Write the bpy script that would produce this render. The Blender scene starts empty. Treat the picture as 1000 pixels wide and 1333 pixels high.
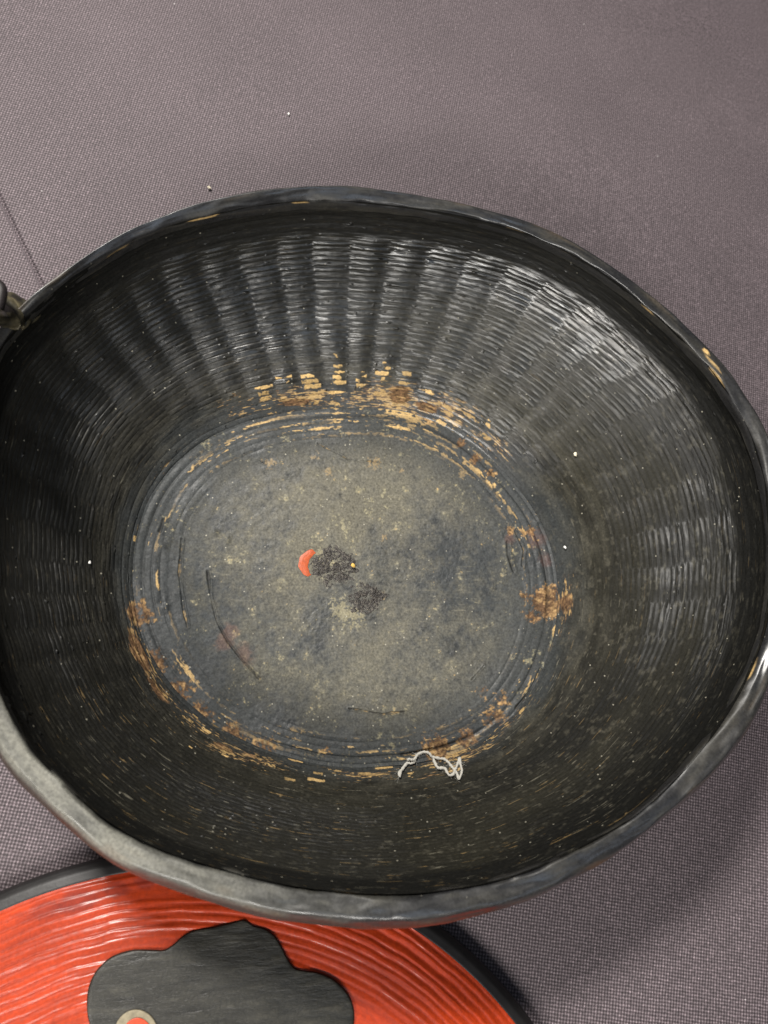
import bpy, math, random
import numpy as np
from mathutils import Vector, Matrix

random.seed(7)
sc = bpy.context.scene
COL = sc.collection

# ---------------------------------------------------------------- camera
F = 963.0                      # focal length in pixels of the 1000 x 1333 frame (26 mm on a 36 mm tall frame)
ZB = 0.010                     # height of the basket's floor above the cloth
CAMZ = ZB + 0.36
NADIR = (318.0, 940.0)         # pixel straight below the camera
H = 0.072                      # rim height above the basket's floor
ZR = ZB + H
down_c = Vector(((NADIR[0] - 500) / F, -(NADIR[1] - 666.5) / F, -1.0)).normalized()
Q = down_c.rotation_difference(Vector((0, 0, -1)))      # camera space -> world
RM = np.array(Q.to_matrix())
cam_d = bpy.data.cameras.new('camera')
cam = bpy.data.objects.new('camera', cam_d)
COL.objects.link(cam)
cam.matrix_world = Matrix.Translation((0, 0, CAMZ)) @ Q.to_matrix().to_4x4()
cam_d.sensor_fit = 'VERTICAL'
cam_d.sensor_height = 36.0
cam_d.lens = 26.0
cam_d.clip_start = 0.01
cam_d.clip_end = 50
cam_d.dof.use_dof = True
cam_d.dof.focus_distance = 0.352
cam_d.dof.aperture_fstop = 9.0
sc.camera = cam

# ---------------------------------------------------------------- room light
world = bpy.data.worlds.new('World')
sc.world = world
world.use_nodes = True
bg = world.node_tree.nodes['Background']
bg.inputs[0].default_value = (0.88, 0.93, 1.0, 1)
bg.inputs[1].default_value = 0.05

def area(name, loc, target, size, size_y, power, color):
    d = bpy.data.lights.new(name, 'AREA')
    d.shape = 'RECTANGLE'; d.size = size; d.size_y = size_y
    d.energy = power; d.color = color
    o = bpy.data.objects.new(name, d)
    COL.objects.link(o)
    o.location = loc
    o.rotation_euler = (Vector(target) - Vector(loc)).to_track_quat('-Z', 'Y').to_euler()
    return o

CEN = (0.055, 0.05, 0.03)
area('spot_panel', (-0.36, 0.72, 1.05), CEN, 0.22, 0.15, 28.0, (1.0, 0.96, 0.90))
area('window_light', (-0.14, -0.86, 0.93), CEN, 0.44, 0.22, 11.0, (1.0, 0.97, 0.92))
area('lamp_left', (-0.46, -0.44, 0.58), (-0.12, -0.12, 0.0), 0.14, 0.14, 5.0, (1.0, 0.95, 0.88))
area('ceiling_panel', (0.42, -0.34, 1.30), CEN, 0.50, 0.50, 1.3, (0.66, 0.80, 1.0))

sc.view_settings.view_transform = 'Standard'
sc.view_settings.look = 'None'
sc.view_settings.exposure = 0.0
sc.view_settings.gamma = 1.0
sc.render.engine = 'CYCLES'
sc.cycles.max_bounces = 6
sc.cycles.use_denoising = True

# ---------------------------------------------------------------- geometry of the view
def at(x, y, z):
    """the point at height z seen at pixel x, y"""
    d = RM @ np.array([(x - 500) / F, -(y - 666.5) / F, -1.0])
    k = (z - CAMZ) / d[2]
    return np.array([d[0] * k, d[1] * k, z])

def seen(P):
    """pixels of points (n, 3)"""
    c = (P - np.array([0, 0, CAMZ])) @ RM
    return np.stack([500 + F * c[..., 0] / -c[..., 2], 666.5 - F * c[..., 1] / -c[..., 2]], -1)

# ---------------------------------------------------------------- noise
def noise(u, v, nu, nv, seed, wrap=True):
    """value noise, u in 0..1 periodic with nu cells, v in 0..1 with nv cells; -1..1"""
    r = np.random.RandomState(seed)
    nu = int(nu); nv = int(nv)
    T = r.uniform(-1, 1, (nu + (0 if wrap else 2), nv + 2))
    a = u * nu; b = np.clip(v, 0, 1) * nv
    i = np.floor(a).astype(int); j = np.floor(b).astype(int)
    fa = a - i; fb = b - j
    fa = fa * fa * (3 - 2 * fa); fb = fb * fb * (3 - 2 * fb)
    if wrap:
        i0 = i % nu; i1 = (i + 1) % nu
    else:
        i0 = np.clip(i, 0, nu); i1 = i0 + 1
    j = np.clip(j, 0, nv); j1 = j + 1
    return (T[i0, j] * (1 - fa) + T[i1, j] * fa) * (1 - fb) + (T[i0, j1] * (1 - fa) + T[i1, j1] * fa) * fb

def fbm(u, v, nu, nv, seed, octs=4, wrap=True, gain=0.55):
    s = 0; a = 1.0; t = 0
    for k in range(octs):
        s = s + a * noise(u, v, nu * 2 ** k, nv * 2 ** k, seed + k, wrap)
        t += a; a *= gain
    return s / t

def sstep(a, b, x):
    t = np.clip((x - a) / (b - a), 0, 1)
    return t * t * (3 - 2 * t)

def rnd(i, j, seed):
    """a repeatable random number for each integer pair"""
    x = np.sin(i * 127.1 + j * 311.7 + seed * 74.7) * 43758.5453
    return x - np.floor(x)

# ---------------------------------------------------------------- outlines of the basket, traced in the photograph and laid at their own heights
inner_px = [(430,274),(500,283),(560,290),(625,303),(665,313),(700,324),(750,350),(800,382),(824,406),(870,446),(903,475),(944,534),(966,572),(978,615),
            (987,656),(992,700),(991,745),(983,812),(966,853),(948,891),(930,925),(905,968),(872,1012),(820,1062),(760,1095),(700,1125),
            (650,1141),(590,1152),(500,1158),(425,1153),(350,1141),(275,1121),(200,1097),(150,1070),(110,1040),(75,1007),(45,975),
            (20,930),(-4,880),(-28,800),(-40,700),(-34,600),(-14,520),(6,465),(35,430),(70,394),(105,366),(145,342),(200,311),(240,300),(300,287),(370,276)]
outer_px = [(450,249),(500,251),(560,259),(625,273),(700,296),(750,320),(800,352),(840,380),(872,404),(903,438),(949,486),(973,529),(992,562),
            (1004,600),(1014,650),(1020,710),(1020,770),(1014,830),(1004,880),(985,930),(950,982),(900,1035),(825,1098),(750,1142),(675,1178),
            (610,1198),(560,1207),(500,1211),(400,1204),(310,1187),(240,1165),(170,1137),(135,1120),(95,1085),(60,1055),(30,1026),(0,990),
            (-30,940),(-58,860),(-75,760),(-74,660),(-56,560),(-30,480),(0,432),(35,400),(70,371),(100,350),(165,307),(225,284),(300,264),(375,252)]
floor_px = [(455,536),(475,535),(529,540),(574,556),(624,588),(660,625),(690,664),(712,710),(722,765),(718,820),(706,860),(690,895),(662,932),
            (620,965),(560,985),(500,993),(440,994),(380,982),(320,960),(270,932),(225,890),(192,835),(176,770),(178,710),(195,655),
            (225,610),(262,578),(300,560),(340,547),(400,538)]
C0 = at(452, 765, ZB)[:2]          # centre of the floor; all the angles below are taken round it

def outline(px, z):
    P = np.array([at(x, y, z)[:2] for x, y in px]) - C0
    a = np.arctan2(P[:, 1], P[:, 0]) % (2 * math.pi); r = np.hypot(P[:, 0], P[:, 1])
    o = np.argsort(a); a = a[o]; r = r[o]
    a3 = np.concatenate([a - 2 * math.pi, a, a + 2 * math.pi]); r3 = np.concatenate([r, r, r])
    fine = np.linspace(0, 2 * math.pi, 721)[:-1]
    v = np.interp(fine, a3, r3)
    k = np.exp(-0.5 * (np.arange(-24, 25) / 4.5) ** 2); k /= k.sum()
    v = np.convolve(np.concatenate([v[-24:], v, v[:24]]), k, 'valid')
    def f(th):
        x = (th % (2 * math.pi)) / (2 * math.pi) * 720
        i = np.floor(x).astype(int); t = x - i
        return v[i % 720] * (1 - t) + v[(i + 1) % 720] * t
    return f

R_in0 = outline(inner_px, ZR - 0.0015)
R_out = outline(outer_px, ZR - 0.006)
def R_in(th):
    # the lip is narrower on the far and the right side
    a = R_in0(th); b = R_out(th)
    k = 0.10 + 0.30 * sstep(-0.6, 0.3, np.sin(th + 0.35))
    return a + (b - a) * k
R_fl = outline(floor_px, ZB + 0.001)

# ---------------------------------------------------------------- mesh and material helpers
def grid_mesh(name, P, mat, parent=None, wrap=True, col=None, extra=None, smooth=True, cap=False):
    """P (nu, nv, 3): a sheet, closed in u when wrap"""
    nu, nv = P.shape[:2]
    idx = np.arange(nu * nv).reshape(nu, nv)
    A = idx if not wrap else np.concatenate([idx, idx[:1]], 0)
    q = np.stack([A[:-1, :-1], A[1:, :-1], A[1:, 1:], A[:-1, 1:]], -1).reshape(-1, 4)
    me = bpy.data.meshes.new(name)
    n = nu * nv
    me.vertices.add(n); me.vertices.foreach_set('co', P.reshape(-1).astype(np.float32))
    me.loops.add(len(q) * 4); me.loops.foreach_set('vertex_index', q.reshape(-1).astype(np.int32))
    me.polygons.add(len(q)); me.polygons.foreach_set('loop_start', (np.arange(len(q)) * 4).astype(np.int32))
    me.update(calc_edges=True)
    if smooth:
        me.polygons.foreach_set('use_smooth', np.ones(len(q), bool))
    if col is not None:
        at_ = me.color_attributes.new('paint', 'FLOAT_COLOR', 'POINT')
        c = np.ones((n, 4), np.float32); c[:, :3] = col.reshape(-1, 3)
        at_.data.foreach_set('color', c.reshape(-1))
    if extra is not None:
        for k, a in extra.items():
            t = me.attributes.new(k, 'FLOAT', 'POINT')
            t.data.foreach_set('value', a.reshape(-1).astype(np.float32))
    me.materials.append(mat)
    me.update()
    o = bpy.data.objects.new(name, me)
    COL.objects.link(o)
    if parent is not None:
        o.parent = parent
    return o

def py_mesh(name, verts, faces, mat, parent=None, smooth=True):
    me = bpy.data.meshes.new(name)
    me.from_pydata([tuple(v) for v in verts], [], faces)
    me.polygons.foreach_set('use_smooth', [smooth] * len(me.polygons))
    me.materials.append(mat)
    me.update()
    o = bpy.data.objects.new(name, me)
    COL.objects.link(o)
    if parent is not None:
        o.parent = parent
    return o

def thing(name, label, cat, loc=(0, 0, 0), group=None):
    o = bpy.data.objects.new(name, None)
    COL.objects.link(o); o.location = loc
    o['label'] = label; o['category'] = cat
    if group: o['group'] = group
    return o

class M:
    """a node material built line by line"""
    def __init__(s, name):
        s.m = bpy.data.materials.new(name); s.m.use_nodes = True
        s.t = s.m.node_tree; s.b = s.t.nodes['Principled BSDF']
    def n(s, kind, **kw):
        x = s.t.nodes.new(kind)
        for k, v in kw.items():
            if k.startswith('i_'):
                key = k[2:]
                x.inputs[int(key) if key.isdigit() else key.replace('_', ' ')].default_value = v
            else:
                setattr(x, k, v)
        return x
    def l(s, a, b): s.t.links.new(a, b)
    def math(s, op, a, b=None, c=None):
        x = s.n('ShaderNodeMath', operation=op)
        for i, v in enumerate((a, b, c)):
            if v is None: continue
            if isinstance(v, (int, float)): x.inputs[i].default_value = v
            else: s.l(v, x.inputs[i])
        return x.outputs[0]
    def obj(s): return s.n('ShaderNodeTexCoord').outputs['Object']
    def noise(s, scale, detail=3, rough=0.55, vec=None, stretch=None):
        v = vec if vec is not None else s.obj()
        if stretch:
            mp = s.n('ShaderNodeMapping'); mp.inputs['Scale'].default_value = stretch
            s.l(v, mp.inputs[0]); v = mp.outputs[0]
        x = s.n('ShaderNodeTexNoise'); s.l(v, x.inputs['Vector'])
        x.inputs['Scale'].default_value = scale; x.inputs['Detail'].default_value = detail
        x.inputs['Roughness'].default_value = rough
        return x.outputs['Fac']
    def ramp(s, fac, stops):
        x = s.n('ShaderNodeValToRGB'); e = x.color_ramp.elements
        while len(e) < len(stops): e.new(0.5)
        for k, (p, c) in enumerate(stops):
            e[k].position = p
            e[k].color = (c, c, c, 1) if isinstance(c, (int, float)) else (*c, 1)
        s.l(fac, x.inputs[0]); return x.outputs[0]
    def mix(s, fac, a, b, mode='MIX'):
        x = s.n('ShaderNodeMix', data_type='RGBA', blend_type=mode)
        for sock, v in ((x.inputs[0], fac), (x.inputs[6], a), (x.inputs[7], b)):
            if isinstance(v, (int, float)): sock.default_value = v
            elif isinstance(v, tuple): sock.default_value = (*v, 1)
            else: s.l(v, sock)
        return x.outputs[2]
    def bump(s, h, strength, dist, prev=None):
        x = s.n('ShaderNodeBump'); x.inputs['Strength'].default_value = strength
        x.inputs['Distance'].default_value = dist
        s.l(h, x.inputs['Height'])
        if prev is not None: s.l(prev, x.inputs['Normal'])
        return x.outputs[0]

def set_in(m, **kw):
    for k, v in kw.items():
        k = k.replace('_', ' ')
        if isinstance(v, (int, float)) or isinstance(v, tuple): m.b.inputs[k].default_value = v
        else: m.l(v, m.b.inputs[k])

# aged black lacquer over weaving: colour comes from the worn paint laid on the mesh
def lacquer(name, grain=1.0, coat=0.0, rough=(0.30, 0.62), con=(0.62, 1.45)):
    m = M(name)
    pa = m.n('ShaderNodeAttribute', attribute_name='paint')
    wr = m.n('ShaderNodeAttribute', attribute_name='matte')
    n1 = m.noise(900, 4, 0.7)
    n2 = m.noise(260, 3, 0.6)
    tone = m.ramp(n1, [(0.30, con[0]), (0.70, con[1])])
    c = m.mix(1.0, pa.outputs['Color'], tone, 'MULTIPLY')
    # pale dust grains
    v = m.n('ShaderNodeTexVoronoi'); v.inputs['Scale'].default_value = 420
    m.l(m.obj(), v.inputs['Vector'])
    dot = m.math('LESS_THAN', v.outputs['Distance'], 0.17)
    sel = m.n('ShaderNodeSeparateColor'); m.l(v.outputs['Color'], sel.inputs[0])
    keep = m.math('GREATER_THAN', sel.outputs[0], 0.94)
    dm = m.math('MULTIPLY', m.math('MULTIPLY', dot, keep), 0.7 * grain)
    c = m.mix(dm, c, (0.32, 0.30, 0.24))
    r0 = m.math('MULTIPLY_ADD', wr.outputs['Fac'], rough[1] - rough[0], rough[0])
    r = m.math('MULTIPLY_ADD', m.math('SUBTRACT', n2, 0.5), 0.35, r0)
    b1 = m.bump(n1, 0.25 * grain, 0.0004)
    b2 = m.bump(n2, 0.35 * grain, 0.0008, b1)
    gl = m.math('SUBTRACT', 1.0, wr.outputs['Fac'])          # dust takes the gloss away
    cw = m.math('MULTIPLY', m.math('MULTIPLY', gl, gl), coat)
    sp = m.math('MULTIPLY_ADD', gl, 0.55, 0.12)
    set_in(m, Base_Color=c, Roughness=r, Normal=b2, Coat_Weight=cw, Coat_Roughness=0.33, Specular_IOR_Level=sp)
    return m.m

wall_mat = lacquer('worn_black_lacquer_weave', 0.8, coat=1.0, rough=(0.27, 0.72))
floor_mat = lacquer('dusty_black_lacquer_floor', 1.1, rough=(0.38, 0.8), con=(0.55, 1.5))
rim_mat = lacquer('smooth_black_lacquer_rim', 0.25, coat=0.5, rough=(0.27, 0.62))

BLACK = np.array([0.0060, 0.0060, 0.0054])
OLIVE = np.array([0.030, 0.0275, 0.018])
DUST = np.array([0.090, 0.083, 0.062])
SLATE = np.array([0.028, 0.031, 0.032])
GOLD = np.array([0.46, 0.31, 0.13])
RUST = np.array([0.115, 0.064, 0.032])
RED = np.array([0.55, 0.055, 0.018])

def lay(col, c, k):
    k = np.clip(k, 0, 1)[..., None]
    return col * (1 - k) + c * k

# ---------------------------------------------------------------- basket wall
TW = 2 * math.pi
NTH = 1512
NST = 54                       # stakes
NROW = 43                      # rows of weaving seen on one stake
basket = thing('lacquered_basket', 'large round woven bowl with dusty black lacquer inside, worn golden at the floor edge', 'basket',
               (C0[0], C0[1], 0.0))
def local(P):
    return P - np.array([C0[0], C0[1], 0.0])

def bez(t, a, b, c, d):
    return a * (1 - t) ** 3 + 3 * b * t * (1 - t) ** 2 + 3 * c * t * t * (1 - t) + d * t ** 3

tt = np.linspace(0, 1, 2001)
bs = bez(tt, 0, 0.32, 1.14, 1.0); bz = bez(tt, 0, 0.19, 0.46, 1.0)
arc = np.concatenate([[0], np.cumsum(np.hypot(np.diff(bs) * 0.062, np.diff(bz) * H))]); arc /= arc[-1]

def wall_base(th, t):
    s = np.interp(t, arc, bs); z = np.interp(t, arc, bz)
    rf = R_fl(th); ri = R_in(th)
    r = rf + (ri - rf) * s
    return r, ZB + (ZR - 0.0015 - ZB) * z

def wall_point(th, t, off=0.0):
    r, z = wall_base(th, t)
    r2, z2 = wall_base(th, t + 0.01)
    tr = r2 - r; tz = z2 - z; L = np.hypot(tr, tz)
    nr = -tz / L; nz = tr / L
    r = r + nr * off; z = z + nz * off
    return np.stack([C0[0] + np.cos(th) * r, C0[1] + np.sin(th) * r, z], -1)

# lookup: which angle and height on the wall, or radius on the floor, a pixel shows
_gt, _gv = np.meshgrid(np.linspace(0, TW, 720, endpoint=False), np.linspace(0, 0.98, 160), indexing='ij')
_gp = seen(wall_point(_gt, _gv))
def wall_at(x, y):
    d = (_gp[..., 0] - x) ** 2 + (_gp[..., 1] - y) ** 2
    k = np.unravel_index(np.argmin(d), d.shape)
    return _gt[k], _gv[k]
def plan(x, y, z=ZB + 0.002):
    p = at(x, y, z); return p[0] - C0[0], p[1] - C0[1]

th1 = np.linspace(0, TW, NTH, endpoint=False)
NV = 500
t1 = np.linspace(0, 1, NV)
TH, T = np.meshgrid(th1, t1, indexing='ij')
U = TH / TW
warp = 0.10 * fbm(U, T, 18, 6, 11, 3)                       # stakes are not quite straight
cst = U * NST + warp * (1.0) + 0.12 * noise(U, T, 27, 2, 5)
rowt = T + 0.0035 * fbm(U, T, 14, 5, 21, 3)
ua = rowt * NROW; ub = ua + 0.5
ph = np.cos(math.pi * cst)
south = sstep(-0.1, 0.75, -np.sin(TH))
ce = 0.02 * fbm(U, T * 0, 27, 1, 49, 3)
ribamp = sstep(0.05, 0.16, T) * (1 - sstep(0.75, 0.80, T + ce)) * (1 - 0.85 * south)
ribvar = 0.75 + 0.35 * fbm(U, T, 30, 4, 31, 2)
def strand(u, seed):
    i = np.floor(u); f = u - i
    thick = 0.75 + 0.5 * rnd(i, np.floor(cst + .5), seed)
    return np.sqrt(np.clip(1 - (2 * f - 1) ** 2, 0, 1)) * thick, i
pa_, ia = strand(ua, 1); pb_, ib = strand(ub, 2)
A_rib = 0.00095
sharp = np.sign(ph) * np.abs(ph) ** 0.6
rowamp = (0.00044 - 0.00014 * south) * (1 - 0.55 * sstep(0.76, 0.82, T)) * (0.75 + 0.8 * fbm(U, T, 54, 30, 44, 3))
wgt = sstep(-0.30, 0.30, ph)
rib = 0.5 + 0.5 * np.cos(2 * math.pi * cst)
h = A_rib * (rib ** 0.8) * ribamp * ribvar + rowamp * (pa_ * wgt + pb_ * (1 - wgt))
front = ph > 0
# rings without ribs close to the floor, and the smooth wound collar under the rim
ringz = 1 - sstep(0.07, 0.13, T)
h_ring = 0.00045 * (0.5 + 1.2 * np.clip(fbm(U, T, 14, 10, 47, 3) + .3, 0, 1)) * np.sqrt(np.clip(1 - (2 * ((rowt * 26) % 1) - 1) ** 2, 0, 1))
h = h * (1 - ringz) + h_ring * ringz
coll = sstep(0.76, 0.805, T + ce)
h_coll = 0.00018 * np.abs(np.sin(rowt * 75)) + 0.0006 * fbm(U, T, 16, 8, 61, 3) + 0.0003
h = h * (1 - coll) + h_coll * coll
h += 0.0007 * fbm(U, T, 9, 4, 71, 3) + 0.00012 * fbm(U, T, 220, 90, 81, 2)
lump = np.clip(noise(U, T, 300, 90, 91) - 0.86, 0, 1) * 0.006
h += lump
taper = sstep(0.0, 0.02, T) * (1 - sstep(0.97, 1.0, T))
W = wall_point(TH, T, h * taper)

# paint on the wall
col = np.broadcast_to(BLACK, W.shape).copy()
ang = np.degrees(TH)
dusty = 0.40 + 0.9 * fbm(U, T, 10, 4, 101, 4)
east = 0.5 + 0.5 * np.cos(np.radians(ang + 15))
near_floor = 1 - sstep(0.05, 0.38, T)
col = lay(col, OLIVE, np.clip(dusty * (0.05 + 0.68 * east), 0, 1) * (1 - 0.9 * coll))  # collar kept blacker: the shade under the rim put into its colour
groove = 1 - np.where(front, pa_, pb_)
col = lay(col, OLIVE * 0.8, 0.25 * groove * (1 - coll))
col = lay(col, DUST, near_floor * (1 - .4 * south) * (1 - .5 * sstep(0, .9, -np.cos(TH))) * np.clip(0.22 + 0.9 * fbm(U, T, 60, 30, 111, 4), 0, 1) * 0.75)
col = lay(col, SLATE * 0.95, (1 - sstep(0.02, 0.17, T + 0.07 * fbm(U, T, 26, 12, 115, 3))) * 0.85)
fine = fbm(U, T, 320, 60, 121, 3)
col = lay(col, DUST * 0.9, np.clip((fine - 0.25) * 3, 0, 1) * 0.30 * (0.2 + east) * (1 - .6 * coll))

def wall_gauss(x, y, ra, rt):
    a, t = wall_at(x, y)
    da = (TH - a + math.pi) % TW - math.pi
    return np.exp(-(da / ra) ** 2 - ((T - t) / rt) ** 2)

cell = np.floor(cst + .5).astype(int)
row = np.where(front, ia, ib + 500)
rr = rnd(row, cell, 3.0)
# how likely a strand has lost its lacquer
pr = np.full(T.shape, 0.0008)
top_sector = np.zeros(T.shape)
for (x, y, ra, rt, k) in [(345,500,.16,.05,.35),(400,500,.15,.06,.6),(432,495,.14,.07,.9),(490,500,.14,.07,.9),(380,525,.15,.03,.8),(540,525,.15,.04,.8),(590,535,.10,.05,.7),
                          (620,550,.08,.04,.6),(300,985,.18,.04,.30),(380,1005,.2,.04,.35),(480,1010,.2,.03,.3),(600,980,.18,.05,.6),
                          (650,950,.12,.05,.7),(180,830,.15,.03,.5),(210,900,.15,.03,.5),(250,940,.2,.03,.5),(560,1000,.2,.05,.5)]:
    pr = np.maximum(pr, k * wall_gauss(x, y, ra, rt))
edge = np.abs(np.sin(math.pi * cst)) ** 1.0
cc = (cst + .5 - np.floor(cst + .5))
lo = 0.08 + 0.45 * rnd(row, cell, 9.0) ** 1.5; hi = 0.92 - 0.45 * rnd(row, cell, 8.0) ** 1.5
inside = (cc > lo) & (cc < hi)
prof = np.where(front, pa_, pb_)
endt = np.minimum(cc - lo, hi - cc) / 0.35
raggy = fbm(U, T, 420, 130, 171, 3)
gold = sstep(0.0, 0.20, prof - 0.70 + 0.25 * np.clip(endt, 0, 1) + 0.75 * raggy - 0.22 * rnd(row, cell, 12.)) * ((rr < pr) & inside)
gtone = (0.55 + 0.6 * rnd(row, cell, 4.0))[..., None]
col = lay(col, GOLD * 1.0, gold * 0.9) * (1 + (gtone - 1) * gold[..., None])
# thin bare scratches running with the weave
scr = noise(U, T, 46, 260, 131); scr2 = noise(U, T, 90, 300, 141)
col = lay(col, GOLD * 0.42, sstep(0.84, 0.97, scr + .25 * raggy) * (0.10 + 0.55 * south))
col = lay(col, DUST * 1.6, sstep(0.80, 0.95, scr2 + .2 * raggy) * (0.25 + .4 * south))
# a worn belt above the floor where the lacquer has rubbed through in crumbs
belt = np.zeros(T.shape)
for (x, y, ra, rt, k) in [(330,520,.18,.06,.5),(400,520,.2,.07,.75),(500,515,.2,.08,.85),(580,530,.15,.07,.75),(640,580,.15,.05,.5),(180,830,.2,.06,.6),(240,930,.2,.05,.6),(330,990,.25,.05,.6),
                          (480,1010,.25,.05,.5),(590,985,.2,.07,.7),(665,930,.15,.05,.55),(735,790,.15,.06,.6),(200,640,.25,.05,.3)]:
    belt = np.maximum(belt, k * wall_gauss(x, y, ra, rt))
bn = 0.35 * fbm(U, T, 110, 200, 181, 3) + 0.50 * fbm(U, T, 230, 260, 183, 2) + 0.35 * raggy + 0.35 * fbm(U, T, 40, 24, 185, 2)
bon = sstep(0.05, 0.3, belt)
col = lay(col, RUST * 0.9, sstep(0.30, 0.55, belt * 0.75 + bn - 0.12) * 0.7 * bon)
col = lay(col, GOLD * 0.75, sstep(0.42, 0.60, belt * 0.62 + bn + 0.25 * (prof - 0.7) - 0.10) * 0.8 * bon)
# rust brown bare patches
patchn = fbm(U, T, 150, 130, 151, 4)
wear_px = [(385,524,.10,.022,1.0),(520,515,.07,.05,1.0),(555,530,.08,.03,.9),(175,800,.07,.05,.9),(180,850,.12,.045,1.0),(205,900,.10,.03,.8),(290,972,.07,.03,.8),
           (735,785,.06,.05,.8),(570,980,.12,.03,.9),(560,1010,.12,.03,.5),(330,985,.1,.03,.5),(405,600,.01,.01,0)]
rust = np.zeros(T.shape)
for (x, y, ra, rt, k) in wear_px:
    rust = np.maximum(rust, k * wall_gauss(x, y, ra, rt))
rmask = sstep(0.42, 0.60, rust + 0.35 * patchn)
rc = RUST * (0.75 + 0.9 * np.clip(fbm(U, T, 500, 160, 161, 2), -0.6, 1))[..., None]
rc = rc * (1 - 0.0) + (GOLD * 0.55 - 0) * np.clip((patchn - 0.15) * 2.5, 0, 0.6)[..., None]
col = lay(col, rc, rmask * 0.9)
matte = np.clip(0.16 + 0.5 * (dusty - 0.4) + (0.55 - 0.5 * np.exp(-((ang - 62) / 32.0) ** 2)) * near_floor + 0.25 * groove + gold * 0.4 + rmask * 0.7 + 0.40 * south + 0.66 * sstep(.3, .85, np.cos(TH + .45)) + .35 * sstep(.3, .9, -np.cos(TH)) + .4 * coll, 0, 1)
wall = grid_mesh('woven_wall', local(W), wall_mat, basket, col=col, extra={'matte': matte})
wall['kind'] = 'stuff'

# ---------------------------------------------------------------- basket floor
NF = 300
NTF = 1260
thf = np.linspace(0, TW, NTF, endpoint=False)
rho1 = np.linspace(0.0005, 1.015, NF)
THF, RHO = np.meshgrid(thf, rho1, indexing='ij')
UF = THF / TW
RF = R_fl(THF) * RHO
FX = RF * np.cos(THF); FY = RF * np.sin(THF)
ex = 0.13
gx = (FX + ex) / (2 * ex); gy = (FY + ex) / (2 * ex)
def n2(n, seed, octs=4, gain=0.55): return fbm(gx, gy, n, n, seed, octs, wrap=False, gain=gain)
z = ZB - 0.0022 + 0.0032 * (RHO ** 4) + 0.0008 * n2(5, 201, 3)
# wound rings at the edge of the floor
ring_on = sstep(0.80, 0.88, RHO + 0.03 * fbm(UF, RHO, 7, 3, 211, 2))
wav = RHO + 0.006 * fbm(UF, RHO, 9, 3, 215, 3)
rings = np.sqrt(np.clip(1 - (2 * ((wav * 26) % 1) - 1) ** 2, 0, 1))
z += ring_on * 0.00065 * rings * np.clip(0.5 + 1.0 * fbm(UF, RHO, 14, 12, 221, 3), 0, 1.3)
z += -0.0011 * np.clip(.5 + 1.3 * fbm(UF, RHO, 11, 3, 217, 3), 0, 1) * np.exp(-((wav - 0.965) / 0.009) ** 2) * (0.4 + 0.6 * (np.cos(THF - 0.5) > -0.2))
z += 0.00010 * n2(160, 231, 2) + 0.0003 * np.clip(n2(60, 235, 2) - 0.45, 0, 1)
# the floor seen away from the edge keeps faint coils
z += (1 - ring_on) * 0.00010 * np.sin(wav * 95) * sstep(0.35, 0.7, RHO) * (0.5 + 0.5 * noise(UF, RHO, 8, 3, 237))
def seg_dist(pts):
    P = [plan(x, y) for x, y in pts]; d = np.full(FX.shape, 9.0)
    for (ax, ay), (bx, by) in zip(P[:-1], P[1:]):
        vx, vy = bx - ax, by - ay; L2 = vx * vx + vy * vy
        k = np.clip(((FX - ax) * vx + (FY - ay) * vy) / L2, 0, 1)
        d = np.minimum(d, np.hypot(FX - ax - k * vx, FY - ay - k * vy))
    return d
cracks = [([(270,742),(274,775),(282,808),(297,835),(315,858),(338,883)], 0.0009),
          ([(236,700),(233,745),(238,790),(244,815)], 0.0008),
          ([(663,705),(664,722),(671,742)], 0.0014), ([(672,690),(684,715),(682,735)], 0.0009),
          ([(705,870),(690,900),(672,922)], 0.0008), ([(617,884),(633,866)], 0.0006), ([(208,690),(213,675)], 0.001),
          ([(455,922),(500,930),(528,926)], 0.0006), ([(415,575),(455,595),(498,599)], 0.0006), ([(318,588),(345,600)], 0.0005)]
crk = np.zeros(FX.shape)
for pts, w in cracks:
    w = w * 0.62; d = seg_dist(pts) + 0.0007 * n2(50, 283, 3); g = np.exp(-(d / w) ** 2); crk = np.maximum(crk, g)
    z += -0.0005 * g + 0.0003 * np.exp(-((d - 1.6 * w) / w) ** 2)
for (x, y) in [(279,691),(296,700),(212,710),(215,790),(232,772),(690,640),(700,680)]:
    px_, py_ = plan(x, y); z += 0.0009 * np.exp(-((FX - px_) ** 2 + (FY - py_) ** 2) / 0.0016 ** 2)
FP = np.stack([FX, FY, z], -1)

colf = np.broadcast_to(SLATE, FP.shape).copy() * (1.0 + 0.25 * n2(14, 240, 4))[..., None]
def fg(x, y, r): 
    px_, py_ = plan(x, y); return np.exp(-((FX - px_) ** 2 + (FY - py_) ** 2) / (r * 0.000375) ** 2)
dz = 0.30 + 0.50 * fg(440, 620, 130) + 0.45 * fg(500, 850, 110) + 0.25 * fg(380, 690, 90) + 0.3 * fg(640, 880, 60) + 0.25 * fg(560, 600, 90) - 0.35 * fg(600, 740, 70) - 0.25 * fg(240, 770, 70) - 0.2 * fg(250, 870, 60)
rag = n2(260, 265, 2, 0.8)
cloud = n2(9, 251, 4, 0.65); grain = n2(150, 261, 3, 0.75); mid = n2(40, 271, 4, 0.7)
rimf = 1 - 0.9 * sstep(.62, .93, RHO + .06 * mid)
colf = lay(colf, DUST * 1.45, rimf * np.clip(dz * 1.1 + 0.7 * cloud + 0.6 * mid + 0.35 * grain, 0, 1) * 0.75)
streak = 0.55 * noise(gx, gy, 40, 330, 273, False) + 0.35 * noise(gx + .2 * gy, gy, 60, 400, 275, False)
colf = lay(colf, DUST * 1.9, (1 - sstep(.55, .8, RHO)) * sstep(0.40, 0.9, streak + .5 * cloud + .3 * mid) * 0.5)
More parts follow.
